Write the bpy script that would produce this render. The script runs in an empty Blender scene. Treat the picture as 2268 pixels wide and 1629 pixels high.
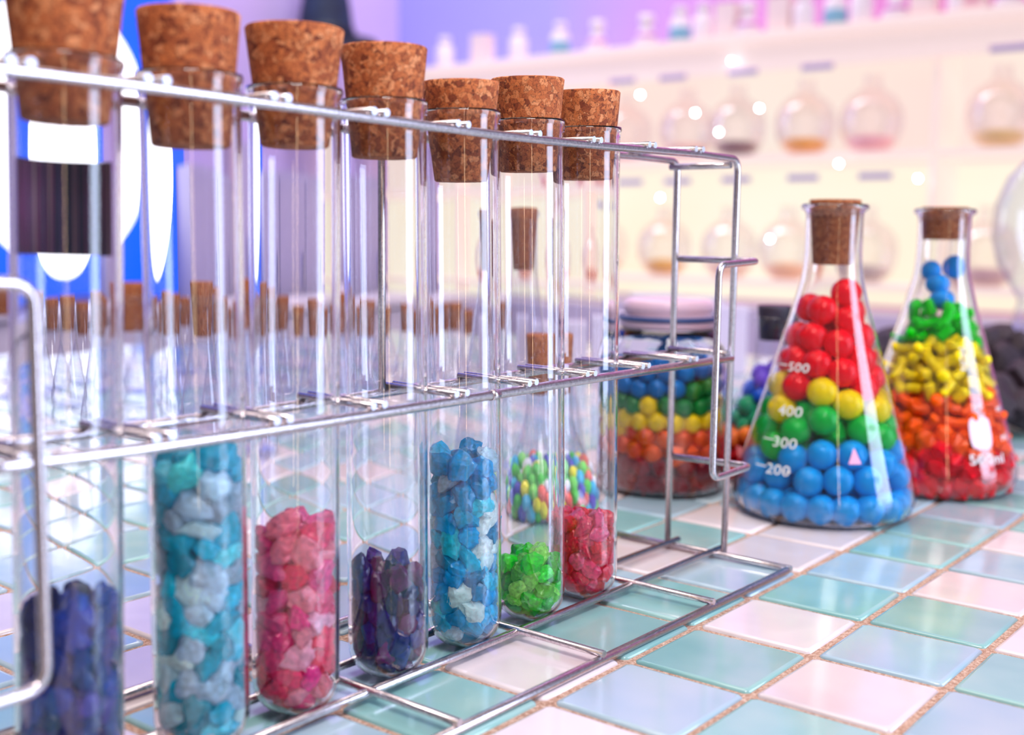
import bpy, bmesh, math, random
import numpy as np
from mathutils import Vector, Matrix, noise
random.seed(7); np.random.seed(7)
PI = math.pi
sc = bpy.context.scene
COL = sc.collection

# ------------------------------------------------------------ camera
CAM = Vector((-0.154904, -0.302090, 0.166680))
YAW, PITCH, ROLL, FPX = 0.67718, -0.114227, 0.012748, 2591.39
fw = Vector((math.cos(PITCH)*math.cos(YAW), math.cos(PITCH)*math.sin(YAW), math.sin(PITCH)))
rt = Vector((math.sin(YAW), -math.cos(YAW), 0)); up = rt.cross(fw)
r2 = rt*math.cos(ROLL) + up*math.sin(ROLL); u2 = up*math.cos(ROLL) - rt*math.sin(ROLL)
cd = bpy.data.cameras.new('camera'); cam = bpy.data.objects.new('camera', cd); COL.objects.link(cam)
m3 = Matrix((r2, u2, -fw)).transposed()
cam.matrix_world = Matrix.Translation(CAM) @ m3.to_4x4()
cd.sensor_width = 36; cd.lens = FPX/2268*36; cd.clip_start = .02; cd.clip_end = 50
cd.dof.use_dof = True; cd.dof.focus_distance = 0.485; cd.dof.aperture_fstop = 6.8; cd.dof.aperture_blades = 0
sc.camera = cam
def ray(x, y): return fw + r2*((x-1134)/FPX) - u2*((y-814.5)/FPX)
def on_x(x, y, X): d = ray(x, y); return CAM + d*((X-CAM.x)/d.x)
def on_y(x, y, Y): d = ray(x, y); return CAM + d*((Y-CAM.y)/d.y)

# ------------------------------------------------------------ world, lights, exposure
w = bpy.data.worlds.new('room_light'); sc.world = w; w.use_nodes = True
bg = w.node_tree.nodes['Background']; bg.inputs[0].default_value = (.86, .82, 1.0, 1); bg.inputs[1].default_value = 0.22
def area(name, loc, target, sx, sy, col, power):
    l = bpy.data.lights.new(name, 'AREA'); l.shape = 'RECTANGLE'; l.size = sx; l.size_y = sy
    l.color = col; l.energy = power
    o = bpy.data.objects.new(name, l); COL.objects.link(o); o.location = loc
    d = Vector(target)-Vector(loc); o.rotation_euler = d.to_track_quat('-Z', 'Y').to_euler()
    return o
area('window_daylight', (.86, -1.45, .45), (.15, 0, .12), .62, 1.5, (.62, .74, 1.0), 32)
area('warm_strip_lamp', (-.78, -1.25, .35), (.15, 0, .15), .035, 1.3, (1.0, .72, .42), 1.8)
area('ceiling_lamp', (.35, .35, 1.5), (.3, .1, 0), 1.0, 1.0, (1.0, .88, .78), 15)
area('added_front_fill', (-.42, -.78, 1.50), (.25, 0, .06), .55, .55, (1.0, .95, .92), 26)  # fill light added above and behind the camera to brighten the candy
area('added_wall_fill', (2.1, 1.9, 2.1), (2.9, 1.9, .8), 1.2, .5, (.95, .93, 1.0), 15)  # this and the next ones are fill lights added to brighten the walls
area('added_wall_fill', (1.9, 2.15, 2.1), (2.0, 2.69, .7), 1.4, .4, (.98, .92, 1.0), 13)
area('added_wall_fill', (2.2, .7, 2.1), (2.9, .7, .9), 1.2, .5, (1.0, .86, 1.0), 9)
sc.view_settings.view_transform = 'Standard'; sc.view_settings.look = 'None'
sc.view_settings.exposure = -0.07; sc.view_settings.gamma = 1.0; sc.view_settings.use_curve_mapping = False
cy = sc.cycles
cy.use_denoising = True
cy.max_bounces = 24; cy.transmission_bounces = 24; cy.glossy_bounces = 8; cy.diffuse_bounces = 3; cy.transparent_max_bounces = 40
cy.use_adaptive_sampling = True; cy.adaptive_threshold = 0.025
cy.sample_clamp_indirect = 12.0; cy.blur_glossy = 0.3

# ------------------------------------------------------------ materials
def srgb(r, g, b):
    f = lambda c: (c/255/12.92) if c/255 <= .04045 else ((c/255+.055)/1.055)**2.4
    return (f(r), f(g), f(b), 1)
def mat(name):
    m = bpy.data.materials.new(name); m.use_nodes = True; nt = m.node_tree
    return m, nt, nt.nodes['Principled BSDF']
def N(nt, t, **kw):
    n = nt.nodes.new(t)
    for k, v in kw.items():
        if k in n.inputs: n.inputs[k].default_value = v
        else: setattr(n, k, v)
    return n
def L(nt, a, b): nt.links.new(a, b)
def ramp(nt, stops, fac):
    r = nt.nodes.new('ShaderNodeValToRGB'); e = r.color_ramp.elements
    e[0].position, e[0].color = stops[0]; e[1].position, e[1].color = stops[-1]
    for p, c in stops[1:-1]:
        k = e.new(p); k.color = c
    L(nt, fac, r.inputs[0]); return r
def plain(name, col, rough=.5, metal=0, emit=None, es=0):
    m, nt, b = mat(name); b.inputs['Base Color'].default_value = col
    b.inputs['Roughness'].default_value = rough; b.inputs['Metallic'].default_value = metal
    if emit:
        b.inputs['Emission Color'].default_value = emit; b.inputs['Emission Strength'].default_value = es
    return m
def noise_col(nt, b, c1, c2, scale, detail=3, bump=0, dist=.001, coord='Object'):
    tc = N(nt, 'ShaderNodeTexCoord'); n = N(nt, 'ShaderNodeTexNoise', Scale=scale, Detail=detail)
    L(nt, tc.outputs[coord], n.inputs['Vector']); r = ramp(nt, [(.3, c1), (.7, c2)], n.outputs[0])
    L(nt, r.outputs[0], b.inputs['Base Color'])
    if bump:
        bp = N(nt, 'ShaderNodeBump', Strength=bump, Distance=dist); L(nt, n.outputs[0], bp.inputs['Height']); L(nt, bp.outputs[0], b.inputs['Normal'])
    return n
# solid glass (real wall thickness) and thin glass for the far vessels
GLASS, nt, b = mat('clear_glass'); b.inputs['Base Color'].default_value = (.985, .99, 1, 1)
b.inputs['Roughness'].default_value = 0; b.inputs['IOR'].default_value = 1.47; b.inputs['Transmission Weight'].default_value = 1
THIN, nt, b = mat('thin_glass'); nt.nodes.remove(b)
tr = N(nt, 'ShaderNodeBsdfTransparent'); tr.inputs[0].default_value = (.96, .965, .99, 1)
gl = N(nt, 'ShaderNodeBsdfGlossy', Roughness=.03); lw = N(nt, 'ShaderNodeLayerWeight', Blend=.5); fr = N(nt, 'ShaderNodeMath', operation='POWER'); L(nt, lw.outputs['Facing'], fr.inputs[0]); fr.inputs[1].default_value = 3.5; fm = N(nt, 'ShaderNodeMath', operation='MULTIPLY_ADD'); L(nt, fr.outputs[0], fm.inputs[0]); fm.inputs[1].default_value = .6; fm.inputs[2].default_value = .03; fr = fm; mx = N(nt, 'ShaderNodeMixShader')
L(nt, fr.outputs[0], mx.inputs[0]); L(nt, tr.outputs[0], mx.inputs[1]); L(nt, gl.outputs[0], mx.inputs[2]); L(nt, mx.outputs[0], nt.nodes['Material Output'].inputs[0])
# wire
WIRE, nt, b = mat('brushed_steel_wire'); b.inputs['Metallic'].default_value = 1; b.inputs['Roughness'].default_value = .27
noise_col(nt, b, srgb(190, 178, 182), srgb(226, 216, 222), 900, 2, .08, .0002)
CUTEND = plain('cut_wire_end', srgb(215, 220, 240), .45, .6)
# cork
def cork_mat(name, k=1.0, scale=260):
    m, nt, b = mat(name); tc = N(nt, 'ShaderNodeTexCoord')
    oi = N(nt, 'ShaderNodeObjectInfo'); ad = N(nt, 'ShaderNodeVectorMath', operation='MULTIPLY_ADD')
    L(nt, oi.outputs['Random'], ad.inputs[0]); ad.inputs[1].default_value = (.31, .17, .23); L(nt, tc.outputs['Object'], ad.inputs[2])
    wn = N(nt, 'ShaderNodeTexNoise', Scale=scale*.8, Detail=2); L(nt, ad.outputs[0], wn.inputs['Vector'])
    wm = N(nt, 'ShaderNodeVectorMath', operation='MULTIPLY_ADD'); L(nt, wn.outputs['Color'], wm.inputs[0]); wm.inputs[1].default_value = (.0042,)*3; L(nt, ad.outputs[0], wm.inputs[2])
    vo = N(nt, 'ShaderNodeTexVoronoi', Scale=scale); L(nt, wm.outputs[0], vo.inputs['Vector'])
    sp = N(nt, 'ShaderNodeSeparateColor'); L(nt, vo.outputs['Color'], sp.inputs[0])
    A = srgb(118*k, 50*k, 24*k); B = srgb(166*k, 84*k, 42*k); C = srgb(192*k, 106*k, 56*k); D = srgb(min(255, 214*k), 138*k, 90*k)
    r = ramp(nt, [(0, A), (.25, B), (.7, C), (1, D)], sp.outputs[0])
    ve = N(nt, 'ShaderNodeTexVoronoi', Scale=scale, feature='DISTANCE_TO_EDGE'); L(nt, wm.outputs[0], ve.inputs['Vector'])
    re = ramp(nt, [(0, (.20, .12, .09, 1)), (.09, (1, 1, 1, 1))], ve.outputs['Distance'])
    n2 = N(nt, 'ShaderNodeTexNoise', Scale=scale*2.6, Detail=4, Roughness=.7); L(nt, ad.outputs[0], n2.inputs['Vector'])
    r3 = ramp(nt, [(.37, (.06, .03, .03, 1)), (.45, (1, 1, 1, 1))], n2.outputs[0])
    m1 = N(nt, 'ShaderNodeMixRGB', blend_type='MULTIPLY'); m1.inputs[0].default_value = .6
    L(nt, r.outputs[0], m1.inputs[1]); L(nt, re.outputs[0], m1.inputs[2])
    m2 = N(nt, 'ShaderNodeMixRGB', blend_type='MULTIPLY'); m2.inputs[0].default_value = .75
    L(nt, m1.outputs[0], m2.inputs[1]); L(nt, r3.outputs[0], m2.inputs[2]); L(nt, m2.outputs[0], b.inputs['Base Color'])
    bp = N(nt, 'ShaderNodeBump', Strength=.5, Distance=.0006); L(nt, m2.outputs[0], bp.inputs['Height']); L(nt, bp.outputs[0], b.inputs['Normal'])
    b.inputs['Roughness'].default_value = .85
    return m
CORK = cork_mat('agglomerate_cork', 1.05, 480); CORKF = cork_mat('plain_cork', .95, 700)
# tinted candy: one material, coloured by the object's own colour
def candy_mat(name, rough=.35, trans=.35, coat=.3, var=.35, scale=260, bump=.25, spec=.5):
    m, nt, b = mat(name); out = nt.nodes['Material Output']
    oi = N(nt, 'ShaderNodeObjectInfo'); tc = N(nt, 'ShaderNodeTexCoord')
    n = N(nt, 'ShaderNodeTexNoise', Scale=scale, Detail=3); L(nt, tc.outputs['Object'], n.inputs['Vector'])
    hsv = N(nt, 'ShaderNodeHueSaturation'); mp = N(nt, 'ShaderNodeMapRange'); mp.inputs['To Min'].default_value = 1-var; mp.inputs['To Max'].default_value = 1+var
    mp.inputs['From Min'].default_value = .3; mp.inputs['From Max'].default_value = .7
    L(nt, n.outputs[0], mp.inputs['Value']); L(nt, mp.outputs[0], hsv.inputs['Value']); L(nt, oi.outputs['Color'], hsv.inputs['Color'])
    L(nt, hsv.outputs[0], b.inputs['Base Color']); b.inputs['Roughness'].default_value = rough; b.inputs['Coat Weight'].default_value = coat; b.inputs['Specular IOR Level'].default_value = spec
    if bump:
        bp = N(nt, 'ShaderNodeBump', Strength=bump, Distance=.001); L(nt, n.outputs[0], bp.inputs['Height']); L(nt, bp.outputs[0], b.inputs['Normal'])
    tl = N(nt, 'ShaderNodeBsdfTranslucent'); L(nt, hsv.outputs[0], tl.inputs[0])
    mx = N(nt, 'ShaderNodeMixShader'); mx.inputs[0].default_value = trans
    L(nt, b.outputs[0], mx.inputs[1]); L(nt, tl.outputs[0], mx.inputs[2]); L(nt, mx.outputs[0], out.inputs[0])
    return m
ROCK = candy_mat('rock_sugar', .24, .28, .0, .26, 2.4, .28, .4)
GUM = candy_mat('sugar_shell', .30, .0, .0, .05, .5, 0, .22)
MARK = plain('printed_white_mark', (.85, .85, .88, 1), .5)
PINKM = plain('printed_pink_mark', srgb(245, 170, 205), .5)

# ------------------------------------------------------------ mesh helpers
def link(name, me, m=None, parent=None):
    o = bpy.data.objects.new(name, me); COL.objects.link(o)
    if m and not me.materials: me.materials.append(m)
    if parent: o.parent = parent
    return o
def mesh_bm(bm, name, smooth=False):
    me = bpy.data.meshes.new(name); bm.normal_update(); bm.to_mesh(me); bm.free()
    if smooth: me.polygons.foreach_set('use_smooth', [True]*len(me.polygons))
    return me
def lathe(prof, seg=48, name='lathe', smooth=True, closed=False, jitter=0):
    """profile of (r, z) turned about z; ends on the axis close by themselves."""
    vs, fs, rings = [], [], []
    for r, z in prof:
        if r < 1e-7: rings.append([len(vs)]); vs.append((0, 0, z))
        else:
            base = len(vs); rings.append(list(range(base, base+seg)))
            for k in range(seg):
                a = 2*PI*k/seg; q = r
                if jitter: q = r + jitter*noise.noise(Vector((math.cos(a)*r*400, math.sin(a)*r*400, z*400)))
                vs.append((q*math.cos(a), q*math.sin(a), z + (jitter*.6*noise.noise(Vector((math.cos(a)*9, math.sin(a)*9, z*900))) if jitter else 0)))
    pairs = list(zip(rings[:-1], rings[1:]))
    if closed: pairs.append((rings[-1], rings[0]))
    for A, B in pairs:
        if len(A) == 1 and len(B) == 1: continue
        for k in range(seg):
            k2 = (k+1) % seg
            if len(A) == 1: fs.append((A[0], B[k2], B[k]))
            elif len(B) == 1: fs.append((A[k], A[k2], B[0]))
            else: fs.append((A[k], A[k2], B[k2], B[k]))
    me = bpy.data.meshes.new(name); me.from_pydata(vs, [], fs); me.validate()
    bm = bmesh.new(); bm.from_mesh(me); bmesh.ops.recalc_face_normals(bm, faces=bm.faces); bm.to_mesh(me); bm.free()
    if smooth: me.polygons.foreach_set('use_smooth', [True]*len(me.polygons))
    return me
def box_bm(bm, c, s, bevel=0, rot=None):
    r = bmesh.ops.create_cube(bm, size=1); M = Matrix.Translation(c) @ (rot or Matrix()) @ Matrix.Diagonal((*s, 1))
    bmesh.ops.transform(bm, matrix=M, verts=r['verts'])
    if bevel:
        es = list({e for v in r['verts'] for e in v.link_edges})
        bmesh.ops.bevel(bm, geom=es, offset=bevel, segments=2, profile=.6, affect='EDGES')
def box(name, c, s, m, parent=None, bevel=0, rot=None):
    bm = bmesh.new(); box_bm(bm, (0, 0, 0), s, bevel, rot); o = link(name, mesh_bm(bm, name), m, parent); o.location = c; return o
def fillet(pts, rad, n=5):
    P = [Vector(p) for p in pts]; out = [P[0]]
    for i in range(1, len(P)-1):
        a, b, c = P[i-1], P[i], P[i+1]; u = (a-b).normalized(); v = (c-b).normalized()
        ang = u.angle(v)
        if abs(ang-PI) < .03: out.append(b); continue
        t = min(rad/math.tan(ang/2), (a-b).length*.49, (c-b).length*.49); p0 = b+u*t; p1 = b+v*t
        for k in range(n+1):
            s = k/n; out.append(p0*(1-s)**2 + b*2*s*(1-s) + p1*s*s)
    out.append(P[-1]); return out
def tube_bm(bm, pts, r, seg=14, loop=False):
    P = [Vector(p) for p in pts]; n = len(P); rings = []
    nrm = None
    for i, p in enumerate(P):
        if loop: t = (P[(i+1) % n]-P[i-1]).normalized()
        else: t = ((P[min(i+1, n-1)]-P[max(i-1, 0)])).normalized()
        if nrm is None:
            nrm = t.orthogonal().normalized()
        nrm = (nrm - t*nrm.dot(t)).normalized(); bn = t.cross(nrm)
        rings.append([bm.verts.new(p + (nrm*math.cos(2*PI*k/seg) + bn*math.sin(2*PI*k/seg))*r) for k in range(seg)])
    idx = list(range(n)) + ([0] if loop else [])
    for a, b in zip(idx[:-1], idx[1:]):
        for k in range(seg):
            f = bm.faces.new((rings[a][k], rings[a][(k+1) % seg], rings[b][(k+1) % seg], rings[b][k])); f.smooth = True
    if not loop:
        bm.faces.new(rings[0][::-1]); bm.faces.new(rings[-1])
def rod(name, pts, r, parent, m=WIRE, rad=.006, loop=False, seg=14, fn=6):
    bm = bmesh.new()
    P = fillet(pts, rad, fn) if not loop else pts
    tube_bm(bm, P, r, seg, loop); return link(name, mesh_bm(bm, name), m, parent)
def thing(name, label, cat, loc=(0, 0, 0), group=None):
    o = bpy.data.objects.new(name, None); COL.objects.link(o); o.location = loc; o.empty_display_size = .01
    o['label'] = label; o['category'] = cat
    if group: o['group'] = group
    return o
def tag(o, label, cat, group=None, kind=None):
    o['label'] = label; o['category'] = cat
    if group: o['group'] = group
    if kind: o['kind'] = kind
    return o
def struct(o): o['kind'] = 'structure'; return o

# ------------------------------------------------------------ room shell
XB, YL = 2.9, 2.69
m_wall_back, nt, b = mat('lilac_to_pink_wall'); noise_col(nt, b, srgb(150, 142, 222), srgb(172, 158, 232), 1.2, 2); b.inputs['Roughness'].default_value = .7
# the wall colour runs from lilac at the corner to pink along its length
tc = N(nt, 'ShaderNodeTexCoord'); sx = N(nt, 'ShaderNodeSeparateXYZ'); L(nt, tc.outputs['Object'], sx.inputs[0])
r = ramp(nt, [(0.0, srgb(236, 140, 208)), (.45, srgb(224, 158, 222)), (.72, srgb(168, 164, 234)), (1.0, srgb(160, 158, 236))], sx.outputs[1])
mr = N(nt, 'ShaderNodeMapRange'); L(nt, sx.outputs[1], mr.inputs['Value']); mr.inputs['From Min'].default_value = .3; mr.inputs['From Max'].default_value = 2.7
L(nt, mr.outputs[0], r.inputs[0]); L(nt, r.outputs[0], b.inputs['Base Color'])
m_wall_left, nt, b = mat('pale_lilac_paint'); noise_col(nt, b, srgb(196, 174, 230), srgb(212, 186, 234), 1.5, 2); b.inputs['Roughness'].default_value = .7
bm = bmesh.new(); box_bm(bm, (XB+.05, .95, .65), (.1, 3.6, 3.2)); struct(link('wall_back', mesh_bm(bm, 'wall'), m_wall_back))
bm = bmesh.new(); box_bm(bm, (1.4, YL+.05, .65), (3.1, .1, 3.2)); struct(link('wall_left', mesh_bm(bm, 'wall'), m_wall_left))
m_floor, nt, b = mat('pale_floor'); noise_col(nt, b, srgb(200, 190, 205), srgb(215, 205, 218), 3, 3); b.inputs['Roughness'].default_value = .4
bm = bmesh.new(); box_bm(bm, (1.0, .9, -.98), (4.0, 3.7, .06)); struct(link('floor', mesh_bm(bm, 'floor'), m_floor))
bm = bmesh.new(); box_bm(bm, (2.88, .95, -.85), (.04, 3.4, .12)); struct(link('baseboard_back', mesh_bm(bm, 'baseboard'), plain('white_board', srgb(225, 220, 235), .5)))

# ------------------------------------------------------------ backlit sign on the left wall
SIGN = thing('backlit_wall_sign', 'blue backlit wall sign with a glowing white oval, behind the nearest tubes', 'sign', (1.6, YL-.035, .4))
m_blue = plain('backlit_blue', srgb(0, 70, 210), .4, 0, srgb(0, 96, 238), .95)
m_white = plain('backlit_white', (.9, .95, 1, 1), .4, 0, (1, 1, 1, 1), 2.4)
eR = on_y(388, 300, YL-.06).x
bx0, bx1, bz0, bz1 = eR-.95, eR, on_y(300, 628, YL-.06).z, 1.35
o = box('panel', ((bx0+bx1)/2-1.6, 0, (bz0+bz1)/2-.4), (bx1-bx0, .05, bz1-bz0), m_blue, SIGN, .004)
c = on_y(128, 292, YL-.06); rr = on_y(322, 292, YL-.06).x-c.x; rz = on_y(128, -10, YL-.06).z-c.z
bm = bmesh.new(); vs = []
for k in range(64):
    a = 2*PI*k/64; ca, sa = math.cos(a), math.sin(a)
    vs.append((abs(ca)**.92*math.copysign(rr, ca), abs(sa)**.92*math.copysign(rz, sa)))
f0 = [bm.verts.new((x, -.004, z)) for x, z in vs]; f1 = [bm.verts.new((x, .004, z)) for x, z in vs]
bm.faces.new(f0); bm.faces.new(f1[::-1])
for k in range(64): bm.faces.new((f0[k], f1[k], f1[(k+1) % 64], f0[(k+1) % 64]))
bmesh.ops.recalc_face_normals(bm, faces=bm.faces)
o = link('oval_light', mesh_bm(bm, 'oval'), m_white, SIGN); o.location = (c.x-1.6, -.030, c.z-.4); o['label'] = 'glowing white oval'

# grey-lilac low cupboard against the left wall
a0 = on_y(405, 345, 2.5); a1 = on_y(812, 345, 2.5)
CUP = thing('low_cupboard', 'grey-lilac cupboard along the lilac wall, behind the second and third tubes', 'cupboard', ((a0.x+a1.x)/2, 2.58, -.95))
m_cup, nt, b = mat('grey_lilac_laminate'); noise_col(nt, b, srgb(176, 166, 208), srgb(190, 178, 216), 4, 3); b.inputs['Roughness'].default_value = .45
top = .42; wd = a1.x-a0.x
box('body', (0, 0, (top+.95)/2), (wd, .2, top+.95), m_cup, CUP, .004)
for k in range(3):
    d = box('door', (-wd/2+wd*(k+.5)/3, -.106, (top+.95)/2), (wd/3-.012, .014, top+.9), m_cup, CUP, .003)
    h = box('handle', (wd/3*.38, -.016, .35), (.012, .018, .12), plain('grey_handle%d' % k, srgb(190, 185, 215), .3, .8), d, .002)

# long pale counter in front of the cupboard
zc = on_y(500, 648, 2.2).z
PC = thing('pale_counter', 'long pale pinkish-white counter before the grey-lilac cupboard, behind the small corks', 'counter', (1.45, 2.2, -.95))
m_pc, nt, b = mat('pinkish_white_laminate'); noise_col(nt, b, srgb(232, 222, 236), srgb(242, 228, 236), 3, 2); b.inputs['Roughness'].default_value = .35
box('counter_front', (0, 0, (zc+.91)/2), (2.2, .32, zc+.91), m_pc, PC, .003); box('counter_top', (0, -.01, zc+.935), (2.24, .36, .03), m_pc, PC, .004)
# navy pointed hat
HAT = thing('pointed_hat', 'dark navy pointed hat with a wide brim, above the third cork', 'hat', (2.43, 2.55, .755))
m_hat, nt, b = mat('navy_felt'); noise_col(nt, b, srgb(14, 24, 52), srgb(34, 52, 84), 12, 3, .3, .004); b.inputs['Roughness'].default_value = .7
link('brim', lathe([(0, .0), (.16, .0), (.166, .006), (.16, .012), (0, .012)], 40), m_hat, HAT)
link('crown', lathe([(.0, .01), (.094, .012), (.088, .05), (.074, .12), (.06, .2), (.04, .3), (.018, .4), (0, .44)], 32, jitter=.006), m_hat, HAT)
link('hat_band', lathe([(.092, .02), (.096, .022), (.092, .05), (.088, .052)], 32, closed=True), plain('dark_band', srgb(10, 14, 30), .5), HAT)
box('wall_peg', (0, .07, .05), (.02, .14, .02), m_cup, HAT, .002)

# ------------------------------------------------------------ glowing display wall
DT = .69; DB0 = -.01
DISP = thing('display_unit', 'glowing cream display unit of niches holding round jars, along the back wall', 'display unit', (2.72, 1.2, -.95))
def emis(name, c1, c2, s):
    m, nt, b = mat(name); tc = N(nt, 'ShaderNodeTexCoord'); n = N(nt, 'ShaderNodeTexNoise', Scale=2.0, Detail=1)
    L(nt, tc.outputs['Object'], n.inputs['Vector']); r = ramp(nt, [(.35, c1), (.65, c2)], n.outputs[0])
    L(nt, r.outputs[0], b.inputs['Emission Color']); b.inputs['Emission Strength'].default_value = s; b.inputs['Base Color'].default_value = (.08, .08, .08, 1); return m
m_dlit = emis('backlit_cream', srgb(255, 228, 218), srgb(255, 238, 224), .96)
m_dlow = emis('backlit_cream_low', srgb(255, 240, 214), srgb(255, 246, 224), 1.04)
m_dpan = plain('glowing_cream_laminate', srgb(214, 198, 194), .35, 0, srgb(255, 228, 214), .52)  # boards are no lamps; the display's brightness is put in as emission
y0, y1 = .18, 2.66; yc = (y0+y1)/2; W = y1-y0
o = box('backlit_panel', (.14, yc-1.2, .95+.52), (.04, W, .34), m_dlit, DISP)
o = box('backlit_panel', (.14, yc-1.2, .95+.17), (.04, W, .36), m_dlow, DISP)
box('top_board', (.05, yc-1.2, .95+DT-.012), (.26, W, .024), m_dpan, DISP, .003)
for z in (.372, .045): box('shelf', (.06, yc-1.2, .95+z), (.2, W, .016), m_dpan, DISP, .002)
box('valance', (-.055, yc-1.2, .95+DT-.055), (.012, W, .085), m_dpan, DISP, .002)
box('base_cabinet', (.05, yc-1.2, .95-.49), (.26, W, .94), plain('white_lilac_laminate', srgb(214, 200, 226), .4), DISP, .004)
ysh = [on_x(x, 330, 2.74).y for x in (2080, 1560)]
for yy in [on_x(2075, 300, 2.7).y, 1.72, 2.25]:
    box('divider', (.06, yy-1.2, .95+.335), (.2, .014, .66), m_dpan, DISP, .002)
# product plates under the shelves
m_plate = plain('lilac_plate', srgb(196, 176, 214), .5)
plates = [(1490, 172), (1645, 160), (1810, 148), (2235, 106), (1500, 402), (1630, 398), (1778, 394), (1938, 390), (1378, 180), (1395, 404)]
for i, (x, y) in enumerate(plates):
    p = on_x(x, y, 2.655)
    o = box('name_plate', (p.x-2.72, p.y-1.2, p.z+.95), (.004, .085, .016), m_plate, DISP, .001)
# round flasks standing in the niches
m_dglass, nt, b = mat('far_glass'); nt.nodes.remove(b)
tr = N(nt, 'ShaderNodeBsdfTransparent'); tr.inputs[0].default_value = (.975, .945, .955, 1)
gl = N(nt, 'ShaderNodeBsdfGlossy', Roughness=.1); gl.inputs[0].default_value = (.9, .85, .9, 1)
lw = N(nt, 'ShaderNodeLayerWeight', Blend=.35); mx = N(nt, 'ShaderNodeMixShader')
L(nt, lw.outputs['Facing'], mx.inputs[0]); L(nt, tr.outputs[0], mx.inputs[1]); L(nt, gl.outputs[0], mx.inputs[2]); L(nt, mx.outputs[0], nt.nodes['Material Output'].inputs[0])
flask_prof = [(0, 0), (.035, .0), (.062, .02), (.078, .05), (.083, .085), (.078, .118), (.06, .145), (.035, .162), (.024, .172), (.022, .2), (.026, .205)]
me_rf = lathe(flask_prof, 32); 
fill_prof = [(0, .002), (.034, .004), (.06, .022), (.066, .034), (.05, .042), (.02, .046), (0, .047)]
me_fill = lathe(fill_prof, 24, jitter=.006)
desc = [(1530, 335, .38, (255, 214, 200), 'peach', 'upper'), (1640, 338, .38, (120, 78, 92), 'dark brown', 'upper'), (1790, 338, .38, (250, 176, 50), 'orange', 'upper'), (1935, 334, .38, (252, 190, 200), 'pink', 'upper'), (2220, 322, .38, (244, 214, 140), 'yellow and pink', 'upper'),
        (1480, 592, .053, (236, 176, 50), 'amber', 'lower'), (1622, 598, .053, (248, 214, 190), 'cream', 'lower'), (1752, 598, .053, (250, 196, 150), 'peach orange', 'lower'), (1925, 590, .053, (186, 172, 170), 'grey brown', 'lower'), (1395, 335, .38, (255, 200, 190), 'rosy', 'upper'), (1290, 340, .38, (255, 205, 205), 'faint pink', 'upper'), (1340, 600, .053, (240, 170, 140), 'terracotta', 'lower'), (1160, 610, .053, (250, 180, 140), 'salmon', 'lower'), (2190, 600, .053, (205, 170, 175), 'mauve', 'lower')]
for i, (x, y, z, c, cn, lv) in enumerate(desc):
    p = on_x(x, y, 2.775)
    t = thing('display_flask', 'round glass flask on the %s display shelf holding a little %s candy' % (lv, cn), 'flask', (2.752, p.y, z), 'round flasks in the glowing display')
    s = .95
    o = link('glass_body', me_rf, m_dglass, t); o.scale = (s, s, s)
    o = link('candy_fill', me_fill.copy(), None, t); o.scale = (s, s, s); o.data.materials.append(plain('fill_%d' % i, srgb(*c), .6)); o['kind'] = 'stuff'
# glowing beads added to imitate out-of-focus highlights in front of the display
m_bead = plain('highlight_glow', (1, 1, 1, 1), .3, 0, (.85, .92, 1, 1), 60)
bead_spots = [(1620, 135, 'up by the row of cartons'), (1418, 210, 'above the end of the rack'), (1540, 250, 'upper left of the dark brown candy flask'), (1682, 240, 'over the dark brown candy flask'), (1592, 293, 'left of the dark brown candy'),
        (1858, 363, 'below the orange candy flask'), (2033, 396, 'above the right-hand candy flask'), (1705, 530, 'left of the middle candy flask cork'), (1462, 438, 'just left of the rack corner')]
me_bead = lathe([(0, -.003), (.0022, -.0022), (.003, 0), (.0022, .0022), (0, .003)], 12)
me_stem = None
for x, y, lb in bead_spots:
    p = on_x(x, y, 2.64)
    t = thing('highlight_bead', 'tiny glowing white bead added as a blurred highlight, ' + lb, 'light', p, 'added highlight beads in front of the display')
    link('bead', me_bead, m_bead, t)
    s = box('bead_stem', (.012, 0, 0), (.02, .0015, .0015), m_dpan, t)
# ------------------------------------------------------------ cartons, bottles and small flasks on top of the unit
PX = [985, 1068, 1148, 1240, 1322, 1430, 1505, 1556, 1612, 1655, 1728, 1778, 1848, 1906, 1982, 2046, 2122, 2158, 2232]
KD = ['w', 'c', 'w', 't', 'p', 'p', 't', 'w', 'c', 'p', 'c', 'w', 't', 'w', 'p', 'c', 'w', 'r', 'p']
m_cream = plain('cream_card', srgb(255, 232, 226), .5, 0, None); m_cap = plain('white_cap', srgb(250, 238, 242), .4)
m_teal = plain('teal_print', srgb(130, 182, 206), .5); m_purp = plain('purple_print', srgb(206, 116, 190), .5); m_blush = plain('pink_print', srgb(236, 176, 190), .5); m_rose = plain('rose_flask', srgb(250, 196, 214), .35)
names = {'w': ('white_bottle', 'plain white capped bottle'), 'c': ('carton', 'plain cream carton'), 't': ('jar', 'white capped jar with a teal label'), 'p': ('small_flask', 'white capped little flask with a purple triangle'), 'r': ('carton', 'cream carton with a pink picture')}
nth = ['leftmost', 'second', 'third', 'fourth', 'fifth', 'sixth', 'seventh', 'eighth', 'ninth', 'tenth', 'eleventh', 'twelfth', 'thirteenth', 'fourteenth', 'fifteenth', 'sixteenth', 'seventeenth', 'eighteenth', 'rightmost']
m_bot = lathe([(0, 0), (.026, 0), (.028, .003), (.028, .062), (.022, .07), (.016, .074), (.016, .078), (0, .078)], 20)
m_botcap = lathe([(0, .078), (.019, .078), (.019, .096), (.016, .099), (0, .099)], 16)
m_fl = lathe([(0, 0), (.036, 0), (.039, .004), (.016, .056), (.013, .07), (0, .07)], 20)
m_flcap = lathe([(0, .066), (.02, .066), (.022, .075), (.02, .09), (0, .094)], 16)
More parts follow.
